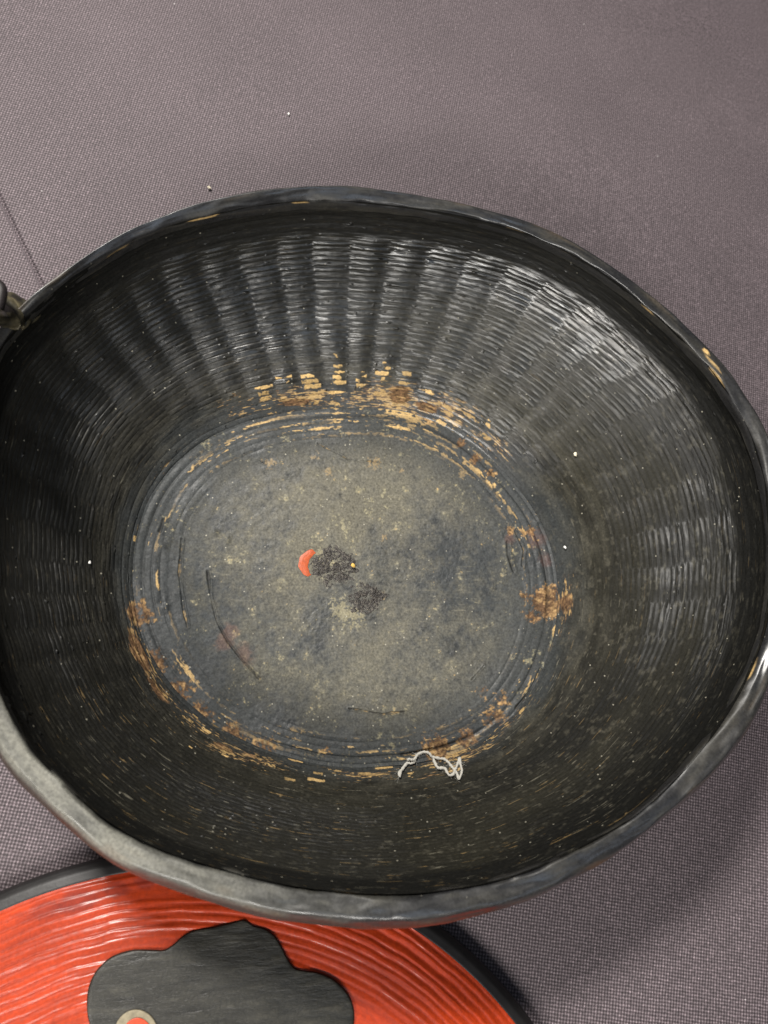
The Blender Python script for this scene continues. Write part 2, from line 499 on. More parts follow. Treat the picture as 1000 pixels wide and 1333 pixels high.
colf = lay(colf, BLACK * 1.5, sstep(0.45, 0.95, -streak - .5 * cloud - .3 * mid) * 0.4)
colf = lay(colf, np.array([0.30, 0.27, 0.17]), sstep(0.36, 0.62, mid * 0.6 + grain * 0.45 + 0.25 * cloud + 0.12 * dz) * 0.55)
colf = lay(colf, np.array([0.33, 0.29, 0.17]), sstep(0.35, 0.55, 0.5 * fg(438, 785, 14) + 0.4 * fg(470, 802, 16) + 0.4 * fg(450, 800, 14) + 0.45 * mid + .5 * rag) * 0.38)
colf = lay(colf, BLACK * 1.4, sstep(0.28, 0.7, -mid * 0.6 - grain * 0.4 - .3 * cloud + 0.08) * 0.4)
# golden bare strands on the wound rings
rid = np.floor(wav * 26); seg = np.floor(UF * 40 + rnd(rid, 0, 5.0)); sf = (UF * 40 + rnd(rid, 0, 5.0)) % 1
wearf = (0.9 * np.exp(-((THF - math.radians(93)) / .55) ** 2) + 0.8 * np.exp(-((THF - math.radians(62)) / .35) ** 2) + 0.6 * np.exp(-((THF - math.radians(208)) / .35) ** 2)
         + 0.5 * np.exp(-((THF - math.radians(235)) / .3) ** 2) + 0.4 * np.exp(-((THF - math.radians(270)) / .3) ** 2) + 0.7 * np.exp(-((THF - math.radians(305)) / .25) ** 2)
         + 0.3 * np.exp(-((THF - math.radians(130)) / .3) ** 2) + 0.45 * np.exp(-((THF - math.radians(20)) / .35) ** 2))
sv_ = fbm(UF, wav, 60, 78, 291, 3); lon = noise(UF, wav, 26, 60, 295)
fin_ = fbm(UF, wav, 300, 120, 297, 2)
onv = sstep(0.0, 0.10, 0.30 * wearf + 0.50 * lon + 0.40 * sv_ + 0.40 * fin_ - 0.47 + 0.50 * (rings - 0.8)) * sstep(0.84, 0.90, RHO)
colf = lay(colf, GOLD * 0.9, onv * np.clip(0.55 + 0.9 * noise(UF, wav, 40, 50, 299), 0.1, 0.95))
rustf = np.zeros(FX.shape)
for (x, y, r, k) in [(710,785,24,1.1),(695,800,16,.8),(725,770,14,.8),(688,775,12,.7),(200,860,22,1.0),(225,905,24,1.0),(260,930,20,.9),(300,958,20,.9),(345,972,16,.7),(570,975,26,.9),
                     (610,962,18,.9),(645,938,18,.8),(560,540,14,.8),(600,575,12,.8),(620,596,12,.8),(640,615,10,.7),(690,690,16,.6),(665,690,10,.6),
                     (180,800,20,.9),(430,975,12,.5),(630,900,12,.6),(655,910,12,.6)]:
    rustf = np.maximum(rustf, k * fg(x, y, r))
rm = sstep(0.45, 0.66, rustf + 0.5 * mid + 0.35 * grain + .25 * rag)
rcf = RUST * (0.95 + 0.9 * grain)[..., None] + GOLD * 0.5 * np.clip((grain + mid) * 1.3, 0, 1)[..., None]
colf = lay(colf, rcf, rm * 0.85)
REDDISH = np.array([0.13, 0.05, 0.035])
rd = np.zeros(FX.shape)
for (x, y, r) in [(292,835,14),(320,850,16),(665,700,9),(700,700,16),(712,730,12),(345,600,0.1),(300,820,12)]:
    rd = np.maximum(rd, fg(x, y, r))
colf = lay(colf, REDDISH, sstep(0.35, 0.9, rd + 0.5 * mid + .3 * grain) * 0.28)
colf = lay(colf, BLACK * 0.9, crk * np.clip(.45 + fbm(gx, gy, 40, 40, 287, 3, False), 0, .8))
cg = np.clip(crk ** 3 * sstep(0.1, 0.4, n2(60, 281, 3)), 0, 1)
colf = lay(colf, GOLD * 0.7, cg * 0.8)
for (x, y, rx) in [(350,600,14),(412,592,10),(488,600,16),(430,612,12),(605,615,10),(503,698,9),(500,775,8),(525,610,8)]:
    colf = lay(colf, GOLD * 0.8, sstep(0.5, 0.75, fg(x, y, rx * .8) + 0.6 * grain + .5 * rag + .3 * mid - .12) * 0.35)
gut = np.exp(-((wav - 0.965) / 0.007) ** 2) * (0.4 + 0.6 * (np.cos(THF - 0.5) > -0.2))
colf = lay(colf, BLACK, gut * np.clip(.5 + 1.3 * fbm(UF, RHO, 11, 3, 217, 3), 0, 1) * 0.8)
mattef = np.clip(0.55 + 0.5 * cloud + 0.2 * mid + rm * 0.5 - 0.2 * fg(600, 740, 90), 0, 1)
grid_mesh('basket_floor', FP, floor_mat, basket, col=colf, extra={'matte': mattef})

def floor_z(x, y):
    d = (FX - x) ** 2 + (FY - y) ** 2
    return z.flat[np.argmin(d)]

# ---------------------------------------------------------------- rim: a smooth lacquered roll
NTR = 1080
thr = np.linspace(0, TW, NTR, endpoint=False)
vv = np.linspace(0, 1, 44)
THR, V = np.meshgrid(thr, vv, indexing='ij')
UR = THR / TW
ri = R_in(THR); ro = R_out(THR)
lum = fbm(UR, V, 26, 3, 301, 3)
# profile: from inside below the lip, up over it, out and down on the outside
pr_s = np.interp(V, [0, .12, .22, .30, .42, .58, .70, .80, .90, 1.0], [.02, .00, 0.03, .10, .32, .62, .82, .96, 1.0, .88])
pr_z = np.interp(V, [0, .12, .22, .30, .42, .58, .70, .80, .90, 1.0], [-.0075, -.0042, -.0026, -.0013, -.0004, .0006, -.0022, -.0052, -.0085, -.012])
k = np.exp(-0.5 * (np.arange(-3, 4) / 1.3) ** 2); k /= k.sum()
def sm(a):
    b = np.concatenate([a[:, :1]] * 3 + [a] + [a[:, -1:]] * 3, 1)
    return sum(b[:, i:i + a.shape[1]] * k[i] for i in range(7))
pr_s = sm(pr_s); pr_z = sm(pr_z)
rad = ri + (ro - ri) * pr_s + 0.0008 * fbm(UR, V, 34, 4, 311, 3) * sstep(0.08, 0.3, V)
rad += (1 - sstep(.2, .5, V)) * (0.0010 * fbm(UR, V, 60, 2, 313, 3) - 0.0016 * np.clip(fbm(UR, V * 0, 30, 1, 317, 2) - .2, 0, 1))
zz = ZR + pr_z + 0.0011 * lum * sstep(0.1, 0.3, V) + 0.00045 * fbm(UR, V, 60, 5, 321, 3)
zz += 0.0022 * sstep(0.2, 0.6, V) * (1 - sstep(0.6, 1, V)) * fbm(UR, V * 0, 7, 1, 331, 2)
RP = np.stack([rad * np.cos(THR), rad * np.sin(THR), zz], -1)
colr = np.broadcast_to(np.array([0.014, 0.014, 0.015]), RP.shape).copy()
rn = fbm(UR, V, 60, 6, 341, 4); rfine = fbm(UR, V, 260, 12, 345, 3)
colr = lay(colr, DUST * 0.8, np.clip(0.1 + rn, 0, 1) * 0.45)
wsw = np.exp(-(((np.degrees(THR) - 222 + 180) % 360 - 180) / 32) ** 2)
colr = lay(colr, np.array([0.24, 0.235, 0.20]), np.clip(wsw * (0.85 + 0.7 * rn), 0, 1) * 0.6 * sstep(.15, .3, V) * (1 - .6 * sstep(.62, .8, V)))       # pale reflection painted into the lower-left side
colr = lay(colr, np.array([0.030, 0.019, 0.015]), sstep(.64, .72, V) * .85)  # red-brown outer face: the lid's reflection put into the colour
colr = lay(colr, np.array([0.10, 0.055, 0.028]), np.clip(sstep(0.25, 0.5, rn) * sstep(0.35, 0.8, V), 0, 1) * 0.4)
for (x, y, ln, hh, s) in [(270,286,.06,.035,.9),(395,263,.05,.020,.8),(921,456,.012,.05,1),(938,490,.05,.035,.7),(930,472,.04,.03,.6),(955,862,.03,.03,.8),(665,314,.05,.02,.5),(840,405,.03,.02,.6),(735,338,.05,.02,.4),(160,326,.05,.02,.4)]:
    p = at(x, y, ZR) ; a0 = math.atan2(p[1] - C0[1], p[0] - C0[0]) % TW
    rr0 = math.hypot(p[0] - C0[0], p[1] - C0[1])
    i0 = int(a0 / TW * NTR) % NTR; sv = (rr0 - ri[i0, 0]) / (ro[i0, 0] - ri[i0, 0])
    v0 = float(np.interp(sv, [0, .08, .32, .66, .88, 1.0], [.22, .30, .42, .58, .70, .80]))
    da = (THR - a0 + math.pi) % TW - math.pi
    g = np.exp(-(da / ln) ** 2 - ((V - v0) / hh) ** 2)
    colr = lay(colr, GOLD * 0.95, sstep(0.45, 0.75, g + 0.45 * rfine + .2 * rn) * s)
matr = np.clip(0.22 + 0.6 * rn + 0.35 * wsw, 0, 1)
grid_mesh('rim', RP, rim_mat, basket, col=colr, extra={'matte': matr})

# outer wall and underside
vo = np.linspace(0, 1, 60)
THO, VO = np.meshgrid(thr[::2], vo, indexing='ij')
UO = THO / TW
rt_ = R_out(THO); rb_ = R_fl(THO) * 1.04
so = np.interp(VO, [0, .1, .3, .6, .85, 1.0], [0.80, 0.985, .985, .72, .28, 0.0]); zo = np.interp(VO, [0, .1, .3, .6, .85, 1.0], [ZR - .009, ZR - .014, ZR - .028, .024, .008, 0.001])
so = sm(so); zo = sm(zo)
ro_ = rb_ + (rt_ - rb_) * so + 0.0006 * fbm(UO, VO, 20, 8, 351, 3)
s_in = np.interp((zo - ZB) / (ZR - .0015 - ZB), bz, bs)
ro_ = np.where(zo > ZB, np.maximum(ro_, R_fl(THO) + (R_in(THO) - R_fl(THO)) * s_in + 0.003), ro_)
ro_ = np.minimum(ro_, R_out(THO) - .0003)
OP = np.stack([ro_ * np.cos(THO), ro_ * np.sin(THO), zo], -1)
colo = np.broadcast_to(np.array([0.030, 0.020, 0.016]), OP.shape).copy()  # brown of the lid's reflection, painted as base colour
grid_mesh('outer_wall', OP, rim_mat, basket, col=colo, extra={'matte': np.full(THO.shape, .35)})
py_mesh('underside', [tuple(p) for p in OP[:, -1] + np.array([0, 0, .0005])], [tuple(range(len(OP)))], rim_mat, basket, smooth=False)

# ---------------------------------------------------------------- cloth
def cloth_material():
    m = M('mauve_grey_woven_cloth')
    o = m.obj()
    mp = m.n('ShaderNodeMapping'); mp.inputs['Rotation'].default_value = (0, 0, math.radians(12)); m.l(o, mp.inputs[0])
    w = m.n('ShaderNodeTexNoise'); w.inputs['Scale'].default_value = 90; w.inputs['Detail'].default_value = 2; m.l(mp.outputs[0], w.inputs['Vector'])
    ad = m.n('ShaderNodeVectorMath', operation='MULTIPLY_ADD'); m.l(w.outputs['Color'], ad.inputs[0]); ad.inputs[1].default_value = (.0008, .0008, 0); m.l(mp.outputs[0], ad.inputs[2])
    s = m.n('ShaderNodeSeparateXYZ'); m.l(ad.outputs[0], s.inputs[0])
    P = 0.00146
    kx = TW / P / 2
    a = m.math('ADD', s.outputs[0], s.outputs[1]); b = m.math('SUBTRACT', s.outputs[0], s.outputs[1])
    sx = m.math('SINE', m.math('MULTIPLY', a, kx)); sy = m.math('SINE', m.math('MULTIPLY', b, kx))
    weave = m.math('MULTIPLY_ADD', m.math('MULTIPLY', sx, sy), 0.5, 0.5)          # staggered holes and threads
    warp_ = m.math('MULTIPLY_ADD', m.math('SINE', m.math('MULTIPLY', s.outputs[0], kx * 2)), 0.5, 0.5)
    weave = m.math('ADD', m.math('MULTIPLY', weave, 0.8), m.math('MULTIPLY', warp_, 0.2))
    fz = m.noise(760, 3, 0.75); cl = m.noise(14, 4, 0.6)
    hh = m.math('ADD', weave, m.math('MULTIPLY', fz, 0.5))
    c = m.ramp(weave, [(0.12, (0.026, 0.018, 0.021)), (0.55, (0.086, 0.067, 0.074)), (0.92, (0.200, 0.164, 0.175))])
    c = m.mix(1.0, c, m.ramp(fz, [(0.30, 0.50), (0.52, 0.95), (0.72, 1.9)]), 'MULTIPLY')
    c = m.mix(1.0, c, m.ramp(cl, [(0.3, 0.90), (0.7, 1.08)]), 'MULTIPLY')
    v = m.n('ShaderNodeTexVoronoi'); v.inputs['Scale'].default_value = 95; m.l(o, v.inputs['Vector'])
    sel = m.n('ShaderNodeSeparateColor'); m.l(v.outputs['Color'], sel.inputs[0])
    sp = m.math('MULTIPLY', m.math('LESS_THAN', v.outputs['Distance'], 0.045), m.math('GREATER_THAN', sel.outputs[0], 0.90))
    c = m.mix(m.math('MULTIPLY', sp, 0.7), c, (0.45, 0.42, 0.42))
    nb = m.bump(hh, 0.6, 0.0004)
    set_in(m, Base_Color=c, Roughness=0.72, Normal=nb, Specular_IOR_Level=0.45, Sheen_Weight=0.15, Sheen_Roughness=0.4)
    m.b.inputs['Sheen Tint'].default_value = (0.8, 0.72, 0.78, 1)
    return m.m
cloth_mat = cloth_material()
e0 = at(0, 262, 0); e1 = at(50, 366, 0)
ev = np.array([e1[0] - e0[0], e1[1] - e0[1]]); ev /= np.hypot(*ev); en = np.array([-ev[1], ev[0]])     # across the folded edge
if np.dot(np.array([0.1, 0]), en) < 0: en = -en
g1 = np.linspace(-1, 1, 520)
du = np.sort(np.concatenate([np.sign(g1) * np.abs(g1) ** 1.5 * 1.0, np.linspace(-.006, .006, 90)]))
DD, SS = np.meshgrid(du, np.linspace(-.9, .9, 460), indexing='ij')
dd = DD
CX = e0[0] + en[0] * DD + ev[0] * SS; CY = e0[1] + en[1] * DD + ev[1] * SS
CZ = -0.0030 * (1 - sstep(-0.0009, 0.0002, dd)) + 0.0013 * np.exp(-((dd - 0.0010) / 0.0009) ** 2)
cg1 = (CX + 1.4) / 2.8; cg2 = (CY + 1.4) / 2.8
CZ += 0.0012 * fbm(cg1, cg2, 14, 14, 401, 3, wrap=False)
sc_ = (CX - 0.26) * 0.80 + (CY - 0.02) * -0.55
CZ += 0.0015 * np.sin(sc_ * 110) * np.exp(-((CX - 0.30) / 0.08) ** 2 - ((CY + 0.02) / 0.15) ** 2)
CZ -= 0.0012
cloth = grid_mesh('table_cloth', np.stack([CX, CY, CZ], -1), cloth_mat, wrap=False)
cloth['kind'] = 'structure'; cloth['label'] = 'mauve grey woven cloth laid flat under the basket and the lid'

# ---------------------------------------------------------------- lid
def circ(p, q, r):
    A = np.array([[q[0] - p[0], q[1] - p[1]], [r[0] - p[0], r[1] - p[1]]]) * 2
    b = np.array([q @ q - p @ p, r @ r - p @ p]); c = np.linalg.solve(A, b)
    return c, np.hypot(*(c - p))
ZL = 0.006
LC, LR = circ(at(0, 1163, ZL)[:2], at(135, 1119, ZL)[:2], at(694, 1333, ZL)[:2])
print('lid', LC, LR, 'floor centre', C0)
lid = thing('red_lid', 'red lacquered round lid with black edge and black flower emblem, under the basket rim', 'lid', (LC[0], LC[1], 0))
def lid_z(r):
    x = np.clip(r / LR, 0, 1)
    return np.interp(x, [0, .3, .6, .80, .90, .955, .968], [.030, .0285, .0235, .0175, .0135, .0105, .0095])
NL = 1400; NLR = 330
tl = np.linspace(0, TW, NL, endpoint=False); rl = np.linspace(0.002, 0.968, NLR) * LR
TL, RL = np.meshgrid(tl, rl, indexing='ij')
UL = TL / TW; VL = RL / LR
q = VL + 0.012 * fbm(UL, VL, 10, 5, 501, 3) + 0.003 * fbm(UL, VL, 36, 10, 505, 2)
q = q + 0.004 * fbm(UL, VL, 70, 14, 507, 3)
gr = np.abs(((q * 62) % 1) - 0.5) * 2
gr2 = np.abs(((q * 124 + 0.7 * noise(UL, VL, 22, 9, 511)) % 1) - 0.5) * 2
amp = 0.55 + 0.5 * fbm(UL, VL, 12, 9, 521, 2)
LZ = lid_z(RL) + np.clip(amp + .5 * fbm(UL, q, 20, 56, 523, 2), .1, 2) * (0.00090 * gr ** 0.7 + 0.00040 * gr2) + 0.0008 * fbm(UL, VL, 14, 8, 525, 3) + 0.00010 * fbm(UL, VL, 220, 70, 531, 2)
LP = np.stack([RL * np.cos(TL), RL * np.sin(TL), LZ], -1)
cl_ = np.broadcast_to(np.array([0.41, 0.038, 0.005]), LP.shape).copy()
sn = fbm(UL, q, 24, 60, 541, 3)
cl_ = cl_ * (0.85 + 0.30 * fbm(UL, VL, 30, 30, 545, 3))[..., None]
cl_ = lay(cl_, np.array([0.17, 0.018, 0.010]), (1 - gr) ** 2 * 0.6 * amp + (1 - gr2) ** 3 * .25 + np.clip(sn - 0.2, 0, 1) * 0.8)
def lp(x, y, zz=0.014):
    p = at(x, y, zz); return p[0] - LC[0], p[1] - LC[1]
for (x, y, r, s) in [(60,1185,22,.5),(100,1172,26,.6),(150,1160,18,.5),(190,1150,16,.6),(30,1195,12,.3)]:  # dark patches: shade near the basket rim painted on the lid
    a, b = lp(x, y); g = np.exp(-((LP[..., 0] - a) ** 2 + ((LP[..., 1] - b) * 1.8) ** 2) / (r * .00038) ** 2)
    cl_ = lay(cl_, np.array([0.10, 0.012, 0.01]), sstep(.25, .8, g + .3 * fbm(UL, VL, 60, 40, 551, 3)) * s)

def red_paint():
    m = M('red_lacquer_paint')
    pa = m.n('ShaderNodeAttribute', attribute_name='paint')
    n1 = m.noise(700, 3, .6); n2_ = m.noise(120, 3, .6)
    c = m.mix(1.0, pa.outputs['Color'], m.ramp(n1, [(0.3, 0.82), (0.7, 1.15)]), 'MULTIPLY')
    r = m.math('MULTIPLY_ADD', n2_, 0.25, 0.36)
    set_in(m, Base_Color=c, Roughness=r, Normal=m.bump(n1, .25, .0004), Specular_IOR_Level=0.22, Coat_Weight=0.22, Coat_Roughness=0.2)
    return m.m
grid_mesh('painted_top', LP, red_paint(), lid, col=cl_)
def plain(name, c, rough, n=300, var=(0.7, 1.3), coat=0.0, bumpd=.0004, bs_=.4):
    m = M(name); n1 = m.noise(n, 4, .65)
    cc_ = m.mix(1.0, c, m.ramp(n1, [(0.3, var[0]), (0.7, var[1])]), 'MULTIPLY')
    set_in(m, Base_Color=cc_, Roughness=rough, Normal=m.bump(n1, bs_, bumpd), Coat_Weight=coat)
    return m.m
black_edge = plain('black_lid_edge', (0.009, 0.008, 0.008), 0.5, 200)
vl = np.linspace(0, 1, 20)
TB, VB = np.meshgrid(tl[::3], vl, indexing='ij')
sb = np.interp(VB, [0, .15, .45, .65, .8, 1], [.958, .968, .987, 1.0, 1.003, .99]); zb = np.interp(VB, [0, .15, .45, .65, .8, 1], [.0085, .0100, .0088, .0065, .0035, .0005])
grid_mesh('black_edge', np.stack([sb * LR * np.cos(TB), sb * LR * np.sin(TB), zb], -1), black_edge, lid)

# flower emblem, slightly proud of the red paint
em_px = [(118,1345),(114,1318),(114,1295),(118,1278),(127,1262),(140,1249),(155,1241),(175,1236),(198,1236),(214,1236),(226,1229),(238,1218),(252,1211),(275,1206),
         (298,1201),(313,1197),(320,1197),(330,1204),(345,1208),(357,1217),(366,1231),(374,1247),(384,1259),(397,1263),(416,1266),(434,1274),(448,1287),(457,1302),(461,1320),(460,1345),
         (466,1385),(480,1410),(474,1450),(440,1480),(400,1488),(385,1530),(340,1560),(290,1555),(260,1520),(225,1545),(175,1540),(140,1505),(138,1460),(110,1430),(95,1395),(102,1365)]
def on_lid(x, y, lift=0.0):
    zz = 0.015
    for _ in range(12):
        p = at(x, y, zz); zz = 0.5 * zz + 0.5 * (float(lid_z(math.hypot(p[0] - LC[0], p[1] - LC[1]))) + lift)
    return np.array([p[0] - LC[0], p[1] - LC[1], zz])
def plate(name, px, lift, mat, parent, rings=26, edge=0.0011):
    B = np.array([on_lid(x, y) for x, y in px])[:, :2]
    # finer outline
    n = len(B); out = []
    for i in range(n):
        p0, p1, p2, p3 = B[i - 1], B[i], B[(i + 1) % n], B[(i + 2) % n]
        for s in (0, .25, .5, .75):
            out.append(0.5 * ((2 * p1) + (-p0 + p2) * s + (2 * p0 - 5 * p1 + 4 * p2 - p3) * s * s + (-p0 + 3 * p1 - 3 * p2 + p3) * s ** 3))
    B = np.array(out); c = B.mean(0)
    S = np.concatenate([[1.004, 1.0, .994, .985], np.linspace(.96, .0005, rings)])
    P = np.zeros((len(B), len(S), 3))
    for j, s in enumerate(S):
        xy = c + (B - c) * s
        r = np.hypot(xy[:, 0], xy[:, 1])
        hgt = [-.0006, lift * .5, lift * .9, lift][min(j, 3)]
        P[:, j, 0] = xy[:, 0]; P[:, j, 1] = xy[:, 1]
        P[:, j, 2] = lid_z(r) + hgt + 0.00012 * np.sin(xy[:, 0] * 260 + 2) * np.sin(xy[:, 1] * 310) * (j > 2)
    return grid_mesh(name, P, mat, parent)
def emblem_paint():
    m = M('black_emblem_paint')
    a = m.noise(60, 4, .6, stretch=(1, 5, 1)); b = m.noise(900, 3, .7)
    c = m.ramp(a, [(.3, (.008, .0075, .0055)), (.55, (.014, .013, .009)), (.78, (.034, .031, .022))])
    c = m.mix(1.0, c, m.ramp(b, [(.3, .6), (.7, 1.5)]), 'MULTIPLY')
    r = m.math('MULTIPLY_ADD', a, .35, .30)
    set_in(m, Base_Color=c, Roughness=r, Normal=m.bump(b, .3, .0004, m.bump(a, .5, .0010)))
    return m.m
emblem_mat = emblem_paint()
plate('flower_emblem', em_px, 0.0016, emblem_mat, lid)
ringp = lambda cx, cy, a, b: [(cx + a * math.cos(t), cy + b * math.sin(t)) for t in np.linspace(0, TW, 20, endpoint=False)]
plate('emblem_ring', ringp(178, 1346, 29, 34), 0.0021, plain('beige_ring_paint', (0.20, 0.17, 0.11), .5, 300), lid, 6)
plate('emblem_spot', ringp(180, 1352, 21, 30), 0.0025, plain('red_spot_paint', (0.52, 0.055, 0.02), .4, 300), lid, 6)

# ---------------------------------------------------------------- remains on the basket floor
def fl_at(x, y):
    zz = ZB
    for _ in range(4):
        p = at(x, y, zz); zz = floor_z(p[0] - C0[0], p[1] - C0[1])
    return np.array([p[0], p[1], zz])

def crust_mat():
    m = M('dried_black_crust')
    n1 = m.noise(900, 4, .8)
    c = m.ramp(n1, [(0.36, (0.008, 0.007, 0.006)), (0.48, (0.040, 0.034, 0.030)), (0.58, (0.075, 0.066, 0.056)), (0.70, (0.28, 0.25, 0.20))])
    set_in(m, Base_Color=c, Roughness=.45, Normal=m.bump(n1, .9, .001), Specular_IOR_Level=.6)
    return m.m
cm = crust_mat()
def crust(cx, cy, rx, ry, seed, rot=0):
    c = fl_at(cx, cy) - np.array([C0[0], C0[1], 0]); s = 0.000382
    n = 150
    a = np.linspace(0, TW, n, endpoint=False); v = np.linspace(0.01, 1, 70)
    A, Vv = np.meshgrid(a, v, indexing='ij'); u = A / TW
    edge_ = 1 + .62 * fbm(u, Vv * 0, 7, 1, seed, 5, gain=.75)
    x = rx * s * edge_ * Vv * np.cos(A); y = ry * s * edge_ * Vv * np.sin(A)
    xr = x * math.cos(rot) - y * math.sin(rot); yr = x * math.sin(rot) + y * math.cos(rot)
    gx_ = (xr + .03) / .06; gy_ = (yr + .03) / .06
    hgt = (0.0007 + 0.0009 * fbm(gx_, gy_, 30, 30, seed + 9, 4, wrap=False) + 0.0007 * fbm(gx_, gy_, 110, 110, seed + 19, 2, wrap=False))
    zc = floor_z(c[0], c[1])
    P = np.stack([c[0] + xr, c[1] + yr, zc - .0007 + (hgt + .0003) * (1 - Vv ** 8) + 0 * Vv], -1)
    o = grid_mesh('crust_patch', P, cm, basket, smooth=False)
    return o
c1 = crust(434, 741, 33, 27, 601, -.3)
c1['label'] = 'rough dark crust beside the small red arc'
c2 = crust(477, 778, 30, 20, 651, .25)
c2['label'] = 'lower flatter patch of dark crust'

# small red painted arc beside the crust
def arc_mesh():
    vs = []; cxp, cyp = 428, 737
    na, nr = 26, 6
    P = np.zeros((na, nr, 3))
    for i, a in enumerate(np.linspace(math.radians(128), math.radians(212), na)):
        for j, r in enumerate(np.linspace(27, 40, nr) - 27 * 0):
            w = 1 + .012 * math.sin(i * .9) - (0.16 if j > 2 else 0.0) * abs(i / (na - 1) - .45) ** 2 * 4 * (j - 2) / 3
            p = fl_at(cxp + r * w * math.cos(a), cyp - .80 * r * w * math.sin(a))
            lift = .0005 if 0 < j < nr - 1 and 0 < i < na - 1 else .0002
            P[i, j] = (p[0] - C0[0], p[1] - C0[1], p[2] + lift)
    return P
redarc = plain('orange_red_paint', (0.38, 0.072, 0.020), .5, 700, (.7, 1.25))
o = grid_mesh('painted_arc', arc_mesh(), redarc, basket, wrap=False)

# ---------------------------------------------------------------- curled thread
def surf(x, y):
    a, t = wall_at(x, y)
    pw = wall_point(np.array(a), np.array(t))
    p = fl_at(x, y)
    if math.hypot(p[0] - C0[0], p[1] - C0[1]) < R_fl(np.array([math.atan2(p[1] - C0[1], p[0] - C0[0]) % TW]))[0]:
        return p + np.array([0, 0, .0008])
    return pw + np.array([0, 0, .0012])
def tube(pts, rad, mat, name, parent, jit=0.0, n_per=6, sides=7):
    B = np.array(pts); out = []; n = len(B)
    for i in range(n - 1):
        p0 = B[max(i - 1, 0)]; p1 = B[i]; p2 = B[i + 1]; p3 = B[min(i + 2, n - 1)]
        for s in np.linspace(0, 1, n_per, endpoint=False):
            out.append(0.5 * ((2 * p1) + (-p0 + p2) * s + (2 * p0 - 5 * p1 + 4 * p2 - p3) * s * s + (-p0 + 3 * p1 - 3 * p2 + p3) * s ** 3))
    out.append(B[-1]); C_ = np.array(out)
    r_ = np.random.RandomState(5)
    C_ += r_.uniform(-1, 1, C_.shape) * jit
    verts = []; faces = []
    m_ = len(C_)
    for i in range(m_):
        d = C_[min(i + 1, m_ - 1)] - C_[max(i - 1, 0)]; d /= np.linalg.norm(d) + 1e-12
        u = np.cross(d, [0, 0, 1.0]); u /= np.linalg.norm(u) + 1e-12; w = np.cross(u, d)
        rr_ = (rad[0] + (rad[1] - rad[0]) * i / (m_ - 1)) * (1 + .25 * r_.uniform(-1, 1) * (jit > 0)) if isinstance(rad, tuple) else rad * (1 + .3 * r_.uniform(-1, 1) * (jit > 0))
        for s in range(sides):
            a = s / sides * TW
            verts.append(C_[i] + u * math.cos(a) * rr_ + w * math.sin(a) * rr_)
    for i in range(m_ - 1):
        for s in range(sides):
            faces.append((i * sides + s, i * sides + (s + 1) % sides, (i + 1) * sides + (s + 1) % sides, (i + 1) * sides + s))
    faces.append(tuple(range(sides))[::-1]); faces.append(tuple((m_ - 1) * sides + s for s in range(sides)))
    return py_mesh(name, verts, faces, mat, parent)
cotton = plain('white_cotton', (0.46, 0.44, 0.39), .85, 2500, (.85, 1.1))
m1 = [(518,1011),(520,1004),(525,998),(530,992),(531,988),(536,989),(539,988),(543,982),(550,979),(557,980),(562,985),(570,987),(577,987),(582,992),(586,998),(590,1002),(589,1008),(584,1008),(577,1001),(570,999),(566,994),(562,987)]
m2 = [(588,1001),(592,1000),(595,993),(597,987),(598,994),(599,1003),(597,1013),(593,1006),(588,1000)]
m3 = [(518,1011),(519,1005),(524,1000),(529,993),(534,994),(538,992),(541,985)]
tp = surf(560, 990)
th_ = thing('thread', 'short curled white cotton thread lying at the lower edge of the basket floor', 'thread', tuple(tp))
for pts, r in ((m1, .00068), (m2, .00062), (m3, .00062)):
    q_ = [surf(x, y) - tp + np.array([0, 0, .0006 + .0003 * math.sin(i * 1.7)]) for i, (x, y) in enumerate(pts)]
    tube(q_, r, cotton, 'strand', th_, jit=.00010)

rf_ = np.random.RandomState(3); fv = []; ff = []
for k_ in range(70):
    x, y = m1[rf_.randint(len(m1))] if rf_.rand() < .6 else m2[rf_.randint(len(m2))]
    p = surf(x + rf_.uniform(-3, 3), y + rf_.uniform(-3, 3)) - tp + np.array([0, 0, .0005]); d = rf_.uniform(-1, 1, 3); d[2] = abs(d[2]) * .5; d *= .0022 / np.linalg.norm(d)
    w = np.cross(d, [0, 0, 1.]); w *= .00005 / np.linalg.norm(w); b_ = len(fv)
    fv += [p - d, p - d + w, p + np.array([0, 0, .0003]), p + w + np.array([0, 0, .0003]), p + d, p + d + w]
    ff += [(b_, b_ + 1, b_ + 3, b_ + 2), (b_ + 2, b_ + 3, b_ + 5, b_ + 4)]
fz_ = py_mesh('fuzz', fv, ff, cotton, th_); fz_['kind'] = 'stuff'

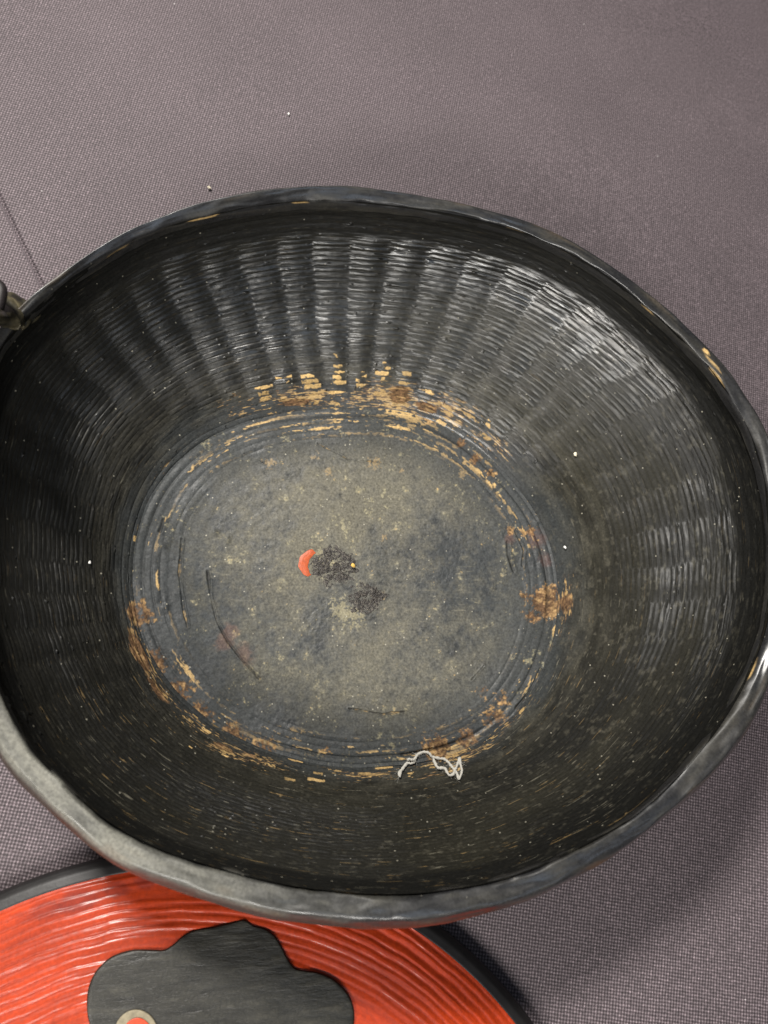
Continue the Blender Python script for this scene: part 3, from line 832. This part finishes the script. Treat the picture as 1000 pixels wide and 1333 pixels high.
# ---------------------------------------------------------------- handle end at the left of the rim
hmat = lacquer('worn_handle_lacquer', 1.2, rough=(.35, .7))
hp = [at(50, 404, ZR - .009), at(34, 404, ZR - .007), at(16, 404, ZR - .004), at(-4, 404, ZR + .002), at(-22, 404, ZR + .010), at(-50, 398, ZR + .025), at(-85, 384, ZR + .045)]
def handle():
    B = np.array(hp) - np.array([C0[0], C0[1], 0]); n = 60
    k_ = np.linspace(0, len(B) - 1, n); C_ = np.stack([np.interp(k_, range(len(B)), B[:, c]) for c in range(3)], 1)
    wdt = np.interp(k_, [0, 1, 2, 3, 4, 6], [.0030, .0065, .0090, .0105, .0095, .009])
    sides = 28; P = np.zeros((n, sides, 3))
    for i in range(n):
        d = C_[min(i + 1, n - 1)] - C_[max(i - 1, 0)]; d /= np.linalg.norm(d)
        u = np.cross(d, [0, 0, 1.0]); u /= np.linalg.norm(u); w = np.cross(u, d)
        for s in range(sides):
            a = s / sides * TW
            k1 = 1 + .10 * math.sin(i * .5 + 3 * math.sin(a)) 
            P[i, s] = C_[i] + u * math.cos(a) * wdt[i] * k1 + w * math.sin(a) * wdt[i] * .45 * k1
    P = np.concatenate([P, P[:, :1]], 1)
    uu, vv_ = np.meshgrid(np.linspace(0, 1, n), np.linspace(0, 1, sides + 1), indexing='ij')
    nn = fbm(uu, vv_, 9, 7, 701, 3, wrap=False)
    c = np.broadcast_to(np.array([0.040, 0.034, 0.019]), P.shape).copy() * (1 + .6 * nn)[..., None]
    c = lay(c, np.array([.17, .145, .085]), sstep(.15, .5, nn) * .7)
    c = lay(c, BLACK, sstep(.2, .5, -nn) * .7)
    P = P + (0.0006 * nn)[..., None]
    return P, c, np.clip(.5 + nn, 0, 1)
P_, c_, m_ = handle()
grid_mesh('handle', P_, hmat, basket, wrap=False, col=c_, extra={'matte': m_})
# dark cord knotted round the handle end
kn = [at(-26, 364, ZR + .006), at(-12, 368, ZR + .012), at(1, 374, ZR + .012), at(0, 392, ZR + .012), at(-8, 416, ZR + .010), at(-18, 432, ZR + .004)]
tube([p - np.array([C0[0], C0[1], 0]) for p in kn], .0022, plain('dark_cord', (.014, .010, .010), .6, 500), 'handle_binding', basket)

# ---------------------------------------------------------------- crumbs
crumb_mat = plain('pale_crumb', (0.75, 0.68, 0.52), .7, 900)
white_crumb = plain('white_crumb', (0.8, 0.78, 0.74), .7, 900)
def crumb(x, y, r, label, surf_p, mat):
    rs = np.random.RandomState(int(x * 7 + y))
    vs = []; fs = []
    n, m2_ = 7, 4
    for i in range(m2_ + 1):
        ph_ = math.pi * i / m2_
        for j in range(n):
            a = TW * j / n; k1 = r * (0.7 + .6 * rs.rand())
            vs.append((k1 * math.sin(ph_) * math.cos(a), k1 * math.sin(ph_) * math.sin(a) * .8, k1 * math.cos(ph_) * .7 + r * .6))
    for i in range(m2_):
        for j in range(n):
            fs.append((i * n + j, i * n + (j + 1) % n, (i + 1) * n + (j + 1) % n, (i + 1) * n + j))
    o = py_mesh('crumb', vs, fs, mat, smooth=False)
    o.location = tuple(surf_p); o['label'] = label; o['category'] = 'crumb'; o['group'] = 'tiny crumbs'
    o.rotation_euler = (0, 0, rs.rand() * 6)
    return o
def cloth_p(x, y): return at(x, y, -0.0006)
crumb(272, 245, .00125, 'tiny pale crumb on the cloth just above the rim at the upper left', cloth_p(272, 245), crumb_mat)
crumb(376, 149, .00085, 'tiny round white crumb on the cloth, the farther one from the basket', cloth_p(376, 149), white_crumb)
crumb(747, 591, .00115, 'tiny yellowish crumb on the ribbed wall right of the floor', surf(747, 591), crumb_mat)
crumb(734, 714, .0009, 'tiny white crumb at the right edge of the basket floor', surf(734, 714), white_crumb)
crumb(117, 734, .0009, 'tiny white crumb on the dark left wall of the basket', surf(117, 734), white_crumb)
crumb(459, 737, .0011, 'tiny yellow crumb on the dark crust in the middle of the floor', fl_at(459, 737) + np.array([0, 0, .0016]), plain('yellow_crumb', (.65, .42, .10), .6))
